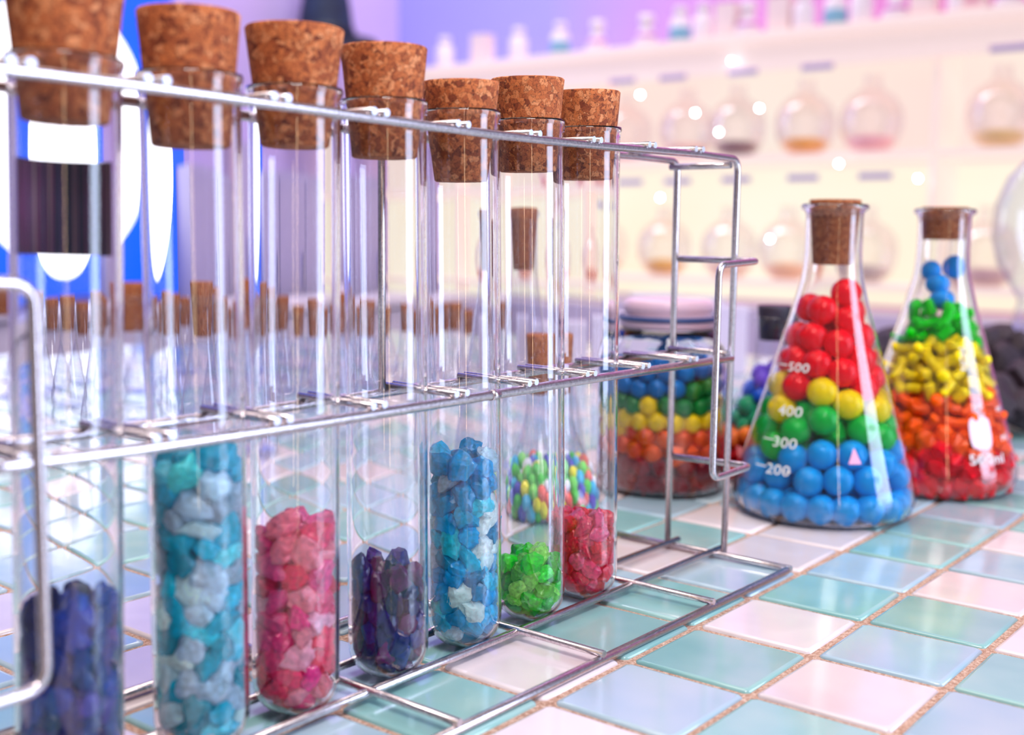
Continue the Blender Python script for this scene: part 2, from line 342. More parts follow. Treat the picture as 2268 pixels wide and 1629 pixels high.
for i, (x, k) in enumerate(zip(PX, KD)):
    yb = 176-(x-950)*.0915; p = on_x(x, yb, 2.70)
    t = thing(names[k][0], names[k][1] + ', %s in the row atop the glowing unit' % nth[i], {'w': 'bottle', 'c': 'carton', 'r': 'carton', 't': 'jar', 'p': 'flask'}[k], (2.70, p.y, DT), 'wares on top of the display unit')
    if k in 'cr':
        h = .088; box('carton_body', (0, 0, h/2), (.05, .058, h), m_cream, t, .002)
        box('printed_panel', (-.0262, 0, h*.4), (.001, .036, .04), m_blush if k == 'r' else m_cream, t)
        box('lid_flap', (0, 0, h+.0015), (.051, .059, .003), m_cream, t)
    elif k == 'p':
        link('flask_body', m_fl, m_cap, t); link('cap', m_flcap, m_cap, t); link('triangle_print', lathe([(.0375, .004), (.0385, .0045), (.0250, .036), (.0240, .0355)], 20, closed=True), m_purp, t)
    else:
        link('bottle_body', m_bot, m_cap if k == 'w' else m_cap, t); link('cap', m_botcap, m_cap, t)
        if k == 't': link('label_band', lathe([(.0283, .008), (.0292, .009), (.0292, .042), (.0283, .043)], 20, closed=True), m_teal, t)

# ------------------------------------------------------------ tiled counter
TX, TY, TP, TA = .27601, -.11202, .05341, .01101
COUNTER = thing('tiled_counter', 'counter tiled with square white, teal and pale blue ceramic tiles in brown grout', 'counter', (TX, TY, 0)); COUNTER.rotation_euler.z = TA
GT = .0016  # grout lies this far below the tile faces
m_grout, nt, b = mat('sandy_brown_grout')
tc = N(nt, 'ShaderNodeTexCoord'); n = N(nt, 'ShaderNodeTexNoise', Scale=700, Detail=5, Roughness=.75); L(nt, tc.outputs['Object'], n.inputs['Vector'])
r = ramp(nt, [(.3, srgb(132, 92, 74)), (.48, srgb(190, 148, 128)), (.68, srgb(232, 206, 192))], n.outputs[0]); L(nt, r.outputs[0], b.inputs['Base Color']); b.inputs['Roughness'].default_value = .9
bp = N(nt, 'ShaderNodeBump', Strength=.8, Distance=.0006); L(nt, n.outputs[0], bp.inputs['Height']); L(nt, bp.outputs[0], b.inputs['Normal'])
I0, I1, J0, J1 = -7, 20, -9, 24
cx_, cy_ = (I0+I1)/2*TP, (J0+J1)/2*TP
box('grout_bed', (cx_, cy_, -GT-.012), ((I1-I0)*TP+.004, (J1-J0)*TP+.004, .024), m_grout, COUNTER)
box('counter_body', (cx_, cy_, -GT-.024-.45), ((I1-I0)*TP-.06, (J1-J0)*TP-.06, .9), plain('counter_side', srgb(206, 196, 214), .5), COUNTER, .004)
def tile_mat(name, c1, c2, c3):
    m, nt, b = mat(name); tc = N(nt, 'ShaderNodeTexCoord'); oi = N(nt, 'ShaderNodeObjectInfo')
    ad = N(nt, 'ShaderNodeVectorMath', operation='MULTIPLY_ADD'); L(nt, oi.outputs['Random'], ad.inputs[0]); ad.inputs[1].default_value = (3, 5, 7); L(nt, tc.outputs['Object'], ad.inputs[2])
    n = N(nt, 'ShaderNodeTexNoise', Scale=24, Detail=2); L(nt, ad.outputs[0], n.inputs['Vector'])
    r = ramp(nt, [(.25, c1), (.5, c2), (.75, c3)], n.outputs[0])
    hs = N(nt, 'ShaderNodeHueSaturation'); mp = N(nt, 'ShaderNodeMapRange'); mp.inputs['To Min'].default_value = .90; mp.inputs['To Max'].default_value = 1.08; L(nt, oi.outputs['Random'], mp.inputs['Value']); L(nt, mp.outputs[0], hs.inputs['Value'])
    L(nt, r.outputs[0], hs.inputs['Color']); L(nt, hs.outputs[0], b.inputs['Base Color'])
    b.inputs['Roughness'].default_value = .16; b.inputs['Coat Weight'].default_value = .35; b.inputs['Coat Roughness'].default_value = .08
    n2 = N(nt, 'ShaderNodeTexNoise', Scale=60, Detail=1); L(nt, ad.outputs[0], n2.inputs['Vector']); bp = N(nt, 'ShaderNodeBump', Strength=.12, Distance=.001); L(nt, n2.outputs[0], bp.inputs['Height']); L(nt, bp.outputs[0], b.inputs['Normal'])
    return m
TM = {'w': tile_mat('white_glaze', srgb(218, 204, 210), srgb(230, 216, 220), srgb(224, 212, 218)),
      't': tile_mat('teal_glaze', srgb(124, 178, 180), srgb(144, 190, 190), srgb(164, 198, 194)),
      'b': tile_mat('pale_blue_glaze', srgb(152, 184, 204), srgb(166, 192, 208), srgb(182, 200, 210))}
def tile_mesh(seed):
    rnd = random.Random(seed); h = TP/2-.0018; rows = []
    prof = [(h, -.0035), (h, -.0009), (h-.0006, -.0003), (h-.0018, 0.0)]
    bm = bmesh.new(); cs = [(1, 1), (-1, 1), (-1, -1), (1, -1)]; dx = [(rnd.uniform(-.0004, .0004), rnd.uniform(-.0004, .0004)) for _ in cs]
    for q, z in prof:
        row = []
        for (a, b_), (ex, ey) in zip(cs, dx):
            cr = .0016
            row.append(bm.verts.new((a*(q)+ex, b_*(q-cr)+ey, z)) if a*b_ > 0 else bm.verts.new((a*(q-cr)+ex, b_*q+ey, z)))
            row.append(bm.verts.new((a*(q-cr)+ex, b_*q+ey, z)) if a*b_ > 0 else bm.verts.new((a*q+ex, b_*(q-cr)+ey, z)))
        rows.append(row)
    for A, B in zip(rows[:-1], rows[1:]):
        for k in range(8): f = bm.faces.new((A[k], A[(k+1) % 8], B[(k+1) % 8], B[k])); f.smooth = True
    f = bm.faces.new(rows[-1]); f.smooth = False
    return mesh_bm(bm, 'tile')
TV = {k: [] for k in 'wtb'}
for k in 'wtb':
    for s in range(4):
        me = tile_mesh(s*3+ord(k)); me.materials.append(TM[k]); TV[k].append(me)
known = {(0,0):'w',(1,0):'t',(2,0):'b',(3,0):'t',(4,0):'t',(5,0):'b',(6,0):'t',(0,1):'t',(1,1):'b',(2,1):'w',(3,1):'w',(4,1):'t',(5,1):'b',(6,1):'w',
 (0,-1):'b',(1,-1):'t',(2,-1):'w',(3,-1):'b',(4,-1):'w',(5,-1):'t',(-1,-1):'w',(-2,-1):'t',(0,-2):'t',(-1,-2):'b',(1,-2):'w',(-1,0):'t',(-2,0):'b',(-3,0):'w',(-4,0):'t',
 (-1,1):'t',(-2,1):'w',(-3,1):'t',(-4,1):'b',(-1,2):'b',(0,2):'b',(-2,2):'t',(-3,2):'b',(1,1):'b',(1,2):'w',(2,2):'t',(0,3):'w',(1,3):'t',(2,3):'t',(3,2):'w',(3,3):'b',(-4,2):'t',(-5,2):'w',
 (-1,3):'t',(-2,3):'b',(-3,3):'w',(-4,3):'w',(-4,4):'b',(-3,4):'w',(-5,3):'t',(-2,4):'t',(-1,4):'b',(0,4):'b',(1,4):'w',(-3,5):'b',(-2,5):'b',(-4,5):'w',(-1,5):'w',(0,5):'t',(-3,6):'b',(-2,6):'t',(-1,6):'w',(0,6):'t'}
rt_ = random.Random(5); cells = []
ca, sa = math.cos(TA), math.sin(TA)
for i in range(I0, I1):
    for j in range(J0, J1):
        k = known.get((i, j)) or rt_.choice('wwtbb')
        X = TX+ca*TP*(i+.5)-sa*TP*(j+.5); Y = TY+sa*TP*(i+.5)+ca*TP*(j+.5)
        d = Vector((X, Y, 0))-CAM; z = d.dot(fw)
        px = 1134+FPX*d.dot(r2)/z if z > .05 else 9e9; py = 814.5-FPX*d.dot(u2)/z if z > .05 else 9e9
        seen = z > .05 and -120 < px < 2390 and py < 1800
        cells.append((0 if seen else 1, d.length, i, j, k))
cells.sort(); bms = {k: bmesh.new() for k in 'wtb'}
for n_, (hid, dist, i, j, k) in enumerate(cells):
    loc = Vector((TP*(i+.5), TP*(j+.5), rt_.uniform(-.0002, .0))); rz = rt_.choice((0, PI/2, PI, -PI/2))+rt_.uniform(-.006, .006)
    M = Matrix.Translation(loc) @ Matrix.Rotation(rz, 4, 'Z') @ Matrix.Rotation(rt_.uniform(-.006, .006), 4, 'X')
    if not hid and n_ < 290:
        o = link('tile', rt_.choice(TV[k]), None, COUNTER); o.matrix_local = M
    else:
        me = rt_.choice(TV[k]).copy(); me.transform(M); bms[k].from_mesh(me); bpy.data.meshes.remove(me)
for k, nm in (('w', 'white'), ('t', 'teal'), ('b', 'pale blue')):
    o = link('distant_tiles', mesh_bm(bms[k], 'far_tiles'), TM[k], COUNTER); o['kind'] = 'stuff'; o['label'] = nm + ' tiles in the distance'

# ------------------------------------------------------------ wire rack
P_, S_, W_ = .04194, .00276, .01745
PXC = [.0006, -.0025, .0005, .0001, -.0001, .0012, -.0010, .0016, .0006]
PXC = [.0004, -.0022, -.0007, -.0002, 0, .0010, .0002, .0012, .0008]
XE0, XE1 = -.0415, .3774
ZT, ZM = .2068, .1076
RACK = thing('wire_test_tube_rack', 'silver wire test tube rack standing on the tiled counter', 'rack', (0, 0, 0))
RB, RS = .0017, .00135
def zt(x):  # the top rails sag a little along their length
    return ZT + .0011*math.sin((x-XE0)/(XE1-XE0)*PI*2.2+.7) - .0002
for s, nm in ((-1, 'front'), (1, 'rear')):
    y = s*W_
    xs = np.linspace(XE0+.006, XE1-.006, 14)
    pts = [(XE0, s*W_*.97, .0016)] + [(XE0, y, ZT-.002)] + [(x, y, zt(x)-.0022) for x in xs[1:-1]] + [(XE1, y, ZT-.002)] + [(XE1, s*W_*.97, .0016)]
    rod('top_rail_and_posts', pts, RB, RACK, rad=.0065)
    rod('middle_rail', [(XE0, y, ZM-.0010), (-.004, y, ZM-.0018), (.03, y, ZM-.0027), (.1, y, ZM-.0031), (.25, y, ZM-.0024), (XE1, y, ZM-.0028)], .0019, RACK)
    bm = bmesh.new(); tube_bm(bm, [(.186, y, ZM-.0028), (.1905, y, ZM-.0028)], .0021)
    if s < 0: link('weld_joint', mesh_bm(bm, 'weld'), WIRE, RACK)
    else: bm.free()
for lev, z in (('top', ZT), ('middle', ZM)):
    for k in range(9):
        for q in (-1, 1):
            x = k*P_+q*S_+PXC[k]; zz = zt(x) if lev == 'top' else z
            e = random.uniform(-.0006, .0006)
            o = rod('cross_wire', [(x, -W_-.0016+e, zz), (x+random.uniform(-.0004, .0004), W_+.0014+e, zz)], RS, RACK, seg=12)
            o.data.materials.append(CUTEND); o.data.polygons[len(o.data.polygons)-2].material_index = 1
rod('cross_wire', [(XE1-.0035, -W_, ZM), (XE1-.0035, W_, ZM)], RS*1.1, RACK); rod('cross_wire', [(XE0+.0035, -W_, ZM), (XE0+.0035, W_, ZM)], RS*1.1, RACK)
for x in (XE1-.007, XE0+.007): rod('end_wire', [(x, -W_, ZT-.0052), (x, W_, ZT-.0052)], RB*.95, RACK)
# base
OX0, OX1, OY = -.038, .3723, .0547
for s in (-1, 1):
    rod('base_outer_rod', [(OX0, s*OY, .0019), (OX1, s*OY, .0019)], .0019, RACK)
    rod('base_inner_rod', [(OX0-.006, s*.0130, .0040), (XE1+.0045, s*.0130, .0040)], RB, RACK)
for x in (.0405, .1255, .2100, .2962):
    rod('base_cross_rod', [(x, -OY-.0018, .0048), (x, OY+.0018, .0048)], .0015, RACK)
for x in (OX0, XE1-.002): rod('base_end_rod', [(x, -OY-.001, .0022), (x, OY+.001, .0022)], RB, RACK)
rod('rear_strut', [(.1625, W_, ZM-.002), (.1622, W_, ZT-.002)], RB*.95, RACK)
# hooked handles at both ends
HY = -.0305
for xe, xi in ((XE1+.001, XE1-.0395), (XE0-.001, XE0+.0365)):
    rod('end_handle', [(xe, W_, .1545), (xe, HY, .1545), (xi, HY, .1530), (xi, HY, .0500), (xe, HY, .0505), (xe, W_, .0495)], RB*.97, RACK, rad=.0065, fn=8)

# ------------------------------------------------------------ test tubes
RT, WALL, HT = .0150, .0011, .2128
def tube_glass():
    out, inn = [], []
    for k in range(0, 13):
        a = PI/2*k/12; out.append((RT*math.sin(a)**.92, .0128*(1-math.cos(a)**.95)))
    out += [(RT, .05), (RT, .12), (RT, HT-.006), (RT+.0003, HT-.003), (RT+.0008, HT-.0012), (RT+.0006, HT-.0002), (RT-.0003, HT)]
    ri = RT-WALL
    inn = [(ri+.0001, HT-.0012), (ri, HT-.004), (ri, .12), (ri, .05)]
    for k in range(12, -1, -1):
        a = PI/2*k/12; inn.append((ri*math.sin(a)**.92, WALL+.0118*(1-math.cos(a)**.95)))
    return lathe(out+inn, 72)
TG = tube_glass()
def cork_mesh(rb, rt_, h, seg=48, jit=.00012):
    n = 8; prof = [(0, 0), (rb-.0006, 0), (rb, .0005)]
    prof += [(rb+(rt_-rb)*k/n, .0005+(h-.001)*k/n) for k in range(1, n)]
    prof += [(rt_, h-.0006), (rt_-.0005, h), (0, h)]
    return lathe(prof, seg, jitter=jit)
def lump_mesh(seed, sub=2, cuts=9, elong=(1.2, 1.0, .85), rough=.12):
    rnd = random.Random(seed); bm = bmesh.new(); bmesh.ops.create_icosphere(bm, subdivisions=sub, radius=1)
    planes = []
    for _ in range(cuts):
        v = Vector((rnd.gauss(0, 1), rnd.gauss(0, 1), rnd.gauss(0, 1))).normalized(); planes.append((v, rnd.uniform(.55, .85)))
    off = Vector((seed*3.1, seed*1.7, 0))
    for v in bm.verts:
        p = v.co.copy()
        for nrm, d in planes:
            t = p.dot(nrm)
            if t > d: p -= nrm*(t-d)*.92
        p *= 1 + rough*noise.noise(p*2.3+off)*1.5 + rough*.5*noise.noise(p*5+off)
        v.co = Vector((p.x*elong[0], p.y*elong[1], p.z*elong[2]))*1.16
    me = mesh_bm(bm, 'lump'); me.polygons.foreach_set('use_smooth', [True]*len(me.polygons))
    try: me.set_sharp_from_angle(angle=math.radians(16))
    except Exception: pass
    return me
ROCKS = [lump_mesh(s, 3, 12, (1.3, 1.0, .8), .17) for s in range(10)]
for me in ROCKS: me.materials.append(ROCK)
PRISM = [lump_mesh(50+s, 3, 11, (1.0, 1.0, 1.4), .13) for s in range(6)]
for me in PRISM: me.materials.append(ROCK)

def pack(n, r, rin, zbot, zmax, iters, seed, bottom_r=None, var=.18):
    """settle n round pieces of radius about r inside a vessel of inner radius rin(z); local positions, radii."""
    rg = np.random.RandomState(seed); rs = r*rg.uniform(1-var, 1+var, n)
    P = np.zeros((n, 3)); P[:, 2] = zbot+r+rg.rand(n)*(zmax-zbot)
    a = rg.rand(n)*2*PI; q = np.sqrt(rg.rand(n)); R = np.maximum(rin(P[:, 2])-r, .0002); P[:, 0] = np.cos(a)*q*R; P[:, 1] = np.sin(a)*q*R
    S = rs[:, None]+rs[None, :]; drop = .35*r; mid = np.array([0, 0, zbot+(bottom_r or 0)])
    for it in range(iters):
        P[:, 2] -= drop*(1-it/iters)**1.5
        for _ in range(3):
            D = P[:, None, :]-P[None, :, :]; dd = np.sqrt(np.einsum('ijk,ijk->ij', D, D))+1e-9
            ov = np.clip(S*.97-dd, 0, None); np.fill_diagonal(ov, 0)
            P += np.clip(np.einsum('ijk,ij->ik', D, ov/dd)*.3, -r*.5, r*.5)
            if bottom_r:
                V = P-mid; Ln = np.linalg.norm(V, axis=1)+1e-9; ok = (P[:, 2] < mid[2]) & (Ln > bottom_r-rs)
                P[ok] = mid+V[ok]/Ln[ok][:, None]*(bottom_r-rs[ok])[:, None]
            lim = np.maximum(rin(P[:, 2])-rs, r*.05); rad = np.hypot(P[:, 0], P[:, 1])+1e-9
            f = np.where(rad > lim, lim/rad, 1); P[:, 0] *= f; P[:, 1] *= f; P[:, 2] = np.maximum(P[:, 2], zbot+rs)
    return P, rs
LIGHT = lump_mesh(300, 1, 6, (1.2, 1, 1), .12)
def rot_rand(rnd): return Matrix.Rotation(rnd.uniform(0, 2*PI), 4, 'Z') @ Matrix.Rotation(rnd.uniform(0, PI), 4, 'X') @ Matrix.Rotation(rnd.uniform(0, 2*PI), 4, 'Y')

ORDS = 'first second third fourth fifth sixth seventh eighth ninth tenth eleventh twelfth thirteenth fourteenth fifteenth sixteenth seventeenth eighteenth nineteenth twentieth'.split()
def ORD(n): return ORDS[n] if n < 20 else ('twenty-'+ORDS[n-20] if n < 29 else '%dth' % (n+1))
def fill(name, M, P, rs, rin, colf, labelf, cat, meshes, stufflabel, seed, scale=1.0, upright=False, matstuff=None, front=-.15, shell=2.1, grp=None, xmin=-99, xmax=9e9, press=False):
    """pieces that show against the glass are things of their own; the unseen core is one heap."""
    rnd = random.Random(seed); core = {}; zmax = P[:, 2].max(); made = []; rm = float(np.mean(rs)); zmin_ = P[:, 2].min()
    for p, r in zip(P, rs):
        pl = Vector(p.tolist()); wl = M @ pl
        rad = math.hypot(pl.x, pl.y); nr = float(rin(np.array([pl.z]))[0])
        tocam = (CAM-wl).normalized(); out = (M.to_3x3() @ Vector((pl.x, pl.y, 0))).normalized() if rad > 1e-5 else Vector((0, 0, 1))
        dv = wl-CAM; zz_ = dv.dot(fw); px = 1134+FPX*dv.dot(r2)/zz_; py = 814.5-FPX*dv.dot(u2)/zz_
        shown = ((rad > nr-shell*r and out.dot(tocam) > front) or pl.z > zmax-2.0*r) and px < xmax and -20 < px < 2290 and py < 1650 and px > xmin
        c, key = colf(pl, rnd); me = rnd.choice(meshes)
        Rm = rot_rand(rnd) if not upright else Matrix.Rotation(rnd.uniform(0, 2*PI), 4, 'Z') @ Matrix.Rotation(rnd.uniform(-.5, .5), 4, 'X')
        T = Matrix.Translation(wl) @ Rm @ Matrix.Scale(r*scale, 4)
        if shown:
            if press:   # chunks lie flat against the glass
                me = me.copy(); nv = len(me.vertices); A = np.empty(nv*3, np.float32); me.vertices.foreach_get('co', A); A = A.reshape(-1, 3)
                Tl = np.array(Matrix.Translation(pl) @ Rm @ Matrix.Scale(r*scale, 4)); B = A @ Tl[:3, :3].T + Tl[:3, 3]
                lim = nr-.00012; q = np.hypot(B[:, 0], B[:, 1]); f = np.where(q > lim, lim/q, 1); B[:, 0] *= f; B[:, 1] *= f
                cz_ = .0014+nr*.86; lo = B[:, 2] < cz_; V = B-np.array([0, 0, cz_]); V[:, 2] /= .86; Ln = np.linalg.norm(V, axis=1)+1e-9; ok = lo & (Ln > lim)
                V[ok] *= (lim/Ln[ok])[:, None]; V[:, 2] *= .86; B[ok] = V[ok]+np.array([0, 0, cz_])
                Ti = np.linalg.inv(Tl); A = (B @ Ti[:3, :3].T + Ti[:3, 3]).astype(np.float32); me.vertices.foreach_set('co', A.ravel()); me.update()
                T = M @ Matrix.Translation(pl) @ Rm @ Matrix.Scale(r*scale, 4)
            o = bpy.data.objects.new(name, me); COL.objects.link(o); o.matrix_world = T; o.color = c
            made.append((int((pl.z-zmin_)/(1.9*rm)), -(wl-CAM).dot(-rt)/(wl-CAM).dot(fw), key, o))
        else:
            if key not in core: core[key] = (bmesh.new(), c)
            cm = LIGHT.copy(); cm.transform(T); core[key][0].from_mesh(cm); bpy.data.meshes.remove(cm)
    made.sort(key=lambda q: (q[0], q[1])); rows = {}
    for row, sx_, key, o in made:
        rows[row, key] = rows.get((row, key), 0)+1; base = labelf(key)
        tag(o, '%s, %s row up, %s from left' % (base, ORD(row), ORD(rows[row, key]-1)), cat, grp or base)
    for key, (bm, c) in core.items():
        o = link(name+'_heap', mesh_bm(bm, 'core', True), None); o.data.materials.append(meshes[0].materials[0]); o.color = c
        tag(o, stufflabel % key, cat, None, 'stuff')

ordn = ['nearest', 'second nearest', 'third nearest', 'middle', 'third farthest', 'second farthest', 'farthest']
XBt = [.0192, .0644, .1037, .1484, .1915, .2344, .2751]
XTt = [.0224, .0642, .1048, .1469, .1884, .2303, .2715]
CT = [.2318, .2309, .2318, .2311, .2234, .2291, .2281]; CBt = [.1954, .1912, .1938, .1926, .1860, .1918, .1903]
CH = [.0622, .1000, .0697, .0451, .0820, .0316, .0409]
CN = ['dark blue', 'turquoise and white', 'coral pink', 'dark purple and blue', 'bright blue and white', 'bright green', 'crimson']
CRr = [.0034, .0042, .0041, .0033, .0041, .0034, .0034]; CNUM = [162, 163, 91, 100, 132, 55, 82]
ctilt = [(0, 0), (.01, .01), (.02, -.03), (0, .02), (-.03, .05), (0, .0), (.01, -.02)]
def pick(cols, BOOST): 
    def f(p, rnd):
        k = rnd.random(); acc = 0
        for w_, c, key in cols:
            acc += w_
            if k <= acc: break
        v = rnd.choice((rnd.uniform(.6, 1.0), rnd.uniform(1.0, 1.6)))*BOOST; s = srgb(*c); return (min(1, s[0]*v), min(1, s[1]*v), min(1, s[2]*v), 1), key
    return f
CF = [pick([(.55, (0, 58, 170), 'dark blue'), (.3, (8, 34, 120), 'indigo'), (.15, (84, 70, 180), 'violet')], .8),
      pick([(.38, (0, 168, 200), 'turquoise'), (.20, (60, 186, 214), 'pale turquoise'), (.42, (168, 200, 224), 'white')], 1.25),
      pick([(.45, (250, 50, 100), 'coral pink'), (.3, (255, 110, 130), 'salmon pink'), (.25, (246, 24, 90), 'deep pink')], 1.95),
      pick([(.35, (40, 20, 130), 'dark purple'), (.4, (0, 44, 150), 'dark blue'), (.25, (120, 0, 120), 'plum')], .7),
      pick([(.58, (0, 152, 212), 'bright blue'), (.24, (24, 176, 226), 'sky blue'), (.18, (176, 208, 232), 'white')], 1.3),
      pick([(.6, (24, 206, 10), 'bright green'), (.4, (124, 230, 80), 'pale green')], 1.3),
      pick([(.6, (232, 0, 48), 'crimson'), (.4, (248, 50, 90), 'rosy red')], 1.7)]
CLEAN = plain('dark_stripes', srgb(60, 40, 60), .5)
for k in range(7):
    lean = (XTt[k]-XBt[k])/.13; x0 = XBt[k]-lean*.04
    M = Matrix.Translation((x0, 0, .0004)) @ Matrix.Rotation(math.atan(lean), 4, 'Y')
    T = thing('test_tube', 'corked glass test tube in the rack holding %s rock candy, %s' % (CN[k], ordn[k] if k != 3 else 'fourth along'), 'test tube', (0, 0, 0), 'test tubes in the wire rack')
    T.matrix_world = M
    o = link('glass_tube', TG, GLASS, T)
    h = CT[k]-CBt[k]; rb = .0117 if k != 2 else .0112; ra = RT-WALL-.00025
    zr = HT-CBt[k]; rtp = rb+(ra-rb)/zr*h*1.0
    rtp = min(max(rtp, .0150), .0162)
    if rb+(rtp-rb)*zr/h > ra: rb = (ra-rtp*zr/h)/(1-zr/h)
    co = link('cork', cork_mesh(rb, rtp, h), CORK, T); co.location = (0, 0, CBt[k]); 
    co.rotation_euler = (0, 0, k*1.3)
    r = CRr[k]; ri = RT-WALL-.0002; zb = WALL+.0003
    rin = lambda z, ri=ri: np.full_like(z, ri)
    P, rs = pack(CNUM[k], r, rin, .0014, CH[k]*1.1, 140, 10+k, ri)
    meshes = PRISM if k in (0, 3) else ROCKS
    fill('rock_candy', M, P, rs, rin, CF[k], lambda key, k=k: '%s rock candy in the %s tube' % (key, ordn[k] if k != 3 else 'fourth'), 'candy', meshes,
         '%%s rock candy packed inside the %s test tube' % (ordn[k] if k != 3 else 'fourth'), 30+k, 1.22 if k not in (0, 3) else 1.14, k in (0, 3), press=True)
    if k == 0:   # striped sleeve in the nearest tube
        m_sl, nt, b = mat('dark_striped_paper'); tc = N(nt, 'ShaderNodeTexCoord'); mp = N(nt, 'ShaderNodeMapping'); mp.inputs['Scale'].default_value = (620, 620, 6)
        n = N(nt, 'ShaderNodeTexNoise', Scale=1.0, Detail=2); L(nt, tc.outputs['Object'], mp.inputs[0]); L(nt, mp.outputs[0], n.inputs['Vector'])
        rr_ = ramp(nt, [(.34, srgb(10, 16, 44)), (.44, srgb(58, 46, 84)), (.52, srgb(110, 24, 78)), (.58, srgb(40, 34, 60)), (.68, srgb(150, 116, 120))], n.outputs[0]); L(nt, rr_.outputs[0], b.inputs['Base Color']); b.inputs['Roughness'].default_value = .8
        def sleeve(z0, z1, a0, a1, m, nm, rr=RT-WALL-.0004):
            bm = bmesh.new(); seg = 30; V = []
            for i in range(seg+1):
                a = a0+(a1-a0)*i/seg
                V.append([bm.verts.new((q*math.cos(a), q*math.sin(a), z)) for q, z in ((rr, z0), (rr, z1), (rr-.00025, z1), (rr-.00025, z0))])
            for A, B in zip(V[:-1], V[1:]):
                for q in range(4): bm.faces.new((A[q], B[q], B[(q+1) % 4], A[(q+1) % 4]))
            bm.faces.new(V[0]); bm.faces.new(V[-1][::-1]); bmesh.ops.recalc_face_normals(bm, faces=bm.faces)
            return link(nm, mesh_bm(bm, nm, True), m, T)
        away = math.atan2(-CAM.y, x0-CAM.x)
        o = sleeve(.1588, .1856, away-1.22, away+1.32, m_sl, 'paper_sleeve'); o['label'] = 'dark striped paper sleeve'

# ------------------------------------------------------------ erlenmeyer flasks
def erlen(R, H, rn, zsh, wall, seg=72, rim=1.2):
    """outer and inner skin; R base radius, rn neck radius, zsh height where cone meets neck"""
    def skin(R, rn, z0, o):
        p = [(0, z0), (R*.80, z0), (R*.90, z0+R*.03), (R*.965, z0+R*.10), (R*1.0, z0+R*.22), (R*.985, z0+R*.34)]
        z1 = z0+R*.34; 
        for k in range(1, 7):
            s = k/7; p.append((R*.985+(rn*1.10-R*.985)*s, z1+(zsh-.012-z1)*s))
        p += [(rn*1.10, zsh-.010), (rn*1.03, zsh-.002), (rn, zsh+.008), (rn, H-.010), (rn, H-.006)]
        return p
    out = skin(R, rn, 0, 1) + [(rn+.0006, H-.0045), (rn+.0026, H-.0032), (rn+.003, H-.0016), (rn+.0022, H-.0002), (rn+.0004, H)]
    inn = skin(R-wall, rn-wall, wall, 0)
    inn = [(r, z) for r, z in inn if z < H-.009] + [(rn-wall, H-.0012)]
    return lathe(out+inn[::-1], seg), [(r, z) for r, z in inn]
def prof_r(inn):
    Z = np.array([z for r, z in inn[1:]]); Rr = np.array([r for r, z in inn[1:]]); o = np.argsort(Z, kind='stable'); Z, Rr = Z[o], Rr[o]
    return lambda z: np.interp(z, Z, Rr)
def wrap_text(txt, size, rad, zfun, az, z, parent, m, vertical=False, nm='printed_mark'):
    cu = bpy.data.curves.new('t', 'FONT'); cu.body = txt; cu.size = size; cu.align_x = 'CENTER'; cu.align_y = 'CENTER'; cu.resolution_u = 2; cu.offset = size*.004
    to = bpy.data.objects.new('t', cu); COL.objects.link(to); dg = bpy.context.evaluated_depsgraph_get(); me = bpy.data.meshes.new_from_object(to.evaluated_get(dg))
    bpy.data.objects.remove(to); bpy.data.curves.remove(cu)
    for v in me.vertices:
        x, y = (v.co.x*1.3, v.co.y) if not vertical else (-v.co.y, v.co.x)
        zz = z+y; r = float(rad(np.array([zz]))[0])+.0004; a = az+x/r; v.co = (r*math.cos(a), r*math.sin(a), zz)
    return link(nm, me, m, parent)
def wrap_rect(w_, h_, rad, az, z, parent, m, nm='scale_line', shape='rect', label=None):
    bm = bmesh.new(); nx, ny = 8, 8; G = {}
    for i in range(nx+1):
        for j in range(ny+1):
            x = (i/nx-.5)*w_; y = (j/ny-.5)*h_
            if shape == 'tri': x *= (1-j/ny*.92)
            if shape == 'round':
                ux, uy = (i/nx-.5)*2, (j/ny-.5)*2; kx = math.sqrt(1-.28*uy*uy*abs(uy)); ky = math.sqrt(1-.28*ux*ux*abs(ux)); x = ux*kx*w_/2; y = uy*ky*h_/2
            zz = z+y; r = float(rad(np.array([zz]))[0])+.0004; a = az+x/r; G[i, j] = bm.verts.new((r*math.cos(a), r*math.sin(a), zz))
    for i in range(nx):
        for j in range(ny): bm.faces.new((G[i, j], G[i+1, j], G[i+1, j+1], G[i, j+1]))
    o = link(nm, mesh_bm(bm, nm), m, parent)
    if label: o['label'] = label
    return o
def az_px(c, px):   # azimuth on a vessel of centre c where the view line at pixel column px meets its front
    return None
BALLM = []
for s in range(3):
    bm = bmesh.new(); bmesh.ops.create_icosphere(bm, subdivisions=3, radius=1)
    for v in bm.verts: v.co *= 1+.025*noise.noise(v.co*1.6+Vector((s*5, 0, 0)))
    me = mesh_bm(bm, 'ball', True); me.materials.append(GUM); BALLM.append(me)

# --- flask one: gumballs
F1 = Vector((.5122, -.0108, 0)); R1, H1, RN1 = .0545, .1865, .0168
t = thing('erlenmeyer_flask', 'corked conical glass flask full of large round gumballs, beside the rack end', 'flask', F1, 'conical candy flasks on the counter')
me, inn = erlen(R1, H1, RN1, .151, .0013); link('glass_body', me, GLASS, t); pr1 = prof_r(inn)
co = link('cork', cork_mesh(.0118, .0150, .0385, 40), CORKF, t); co.location = (0, 0, H1-.0360)
az = math.atan2(CAM.y-F1.y, CAM.x-F1.x)
rad1 = lambda z: pr1(z)+.0013
for tx, z, da in (('500', .0905, -.54), ('400', .0655, -.53), ('300', .0475, -.52), ('200', .0320, -.54)):
    wrap_text(tx, .0085 if tx != '500' else .0075, rad1, None, az+da, z, t, MARK)
    if tx != '400': wrap_rect(.009, .0007, rad1, az+da-.26-(.12 if tx == '500' else 0), z+.001, t, MARK)
wrap_rect(.005, .0006, rad1, az-.42, .0320, t, MARK)
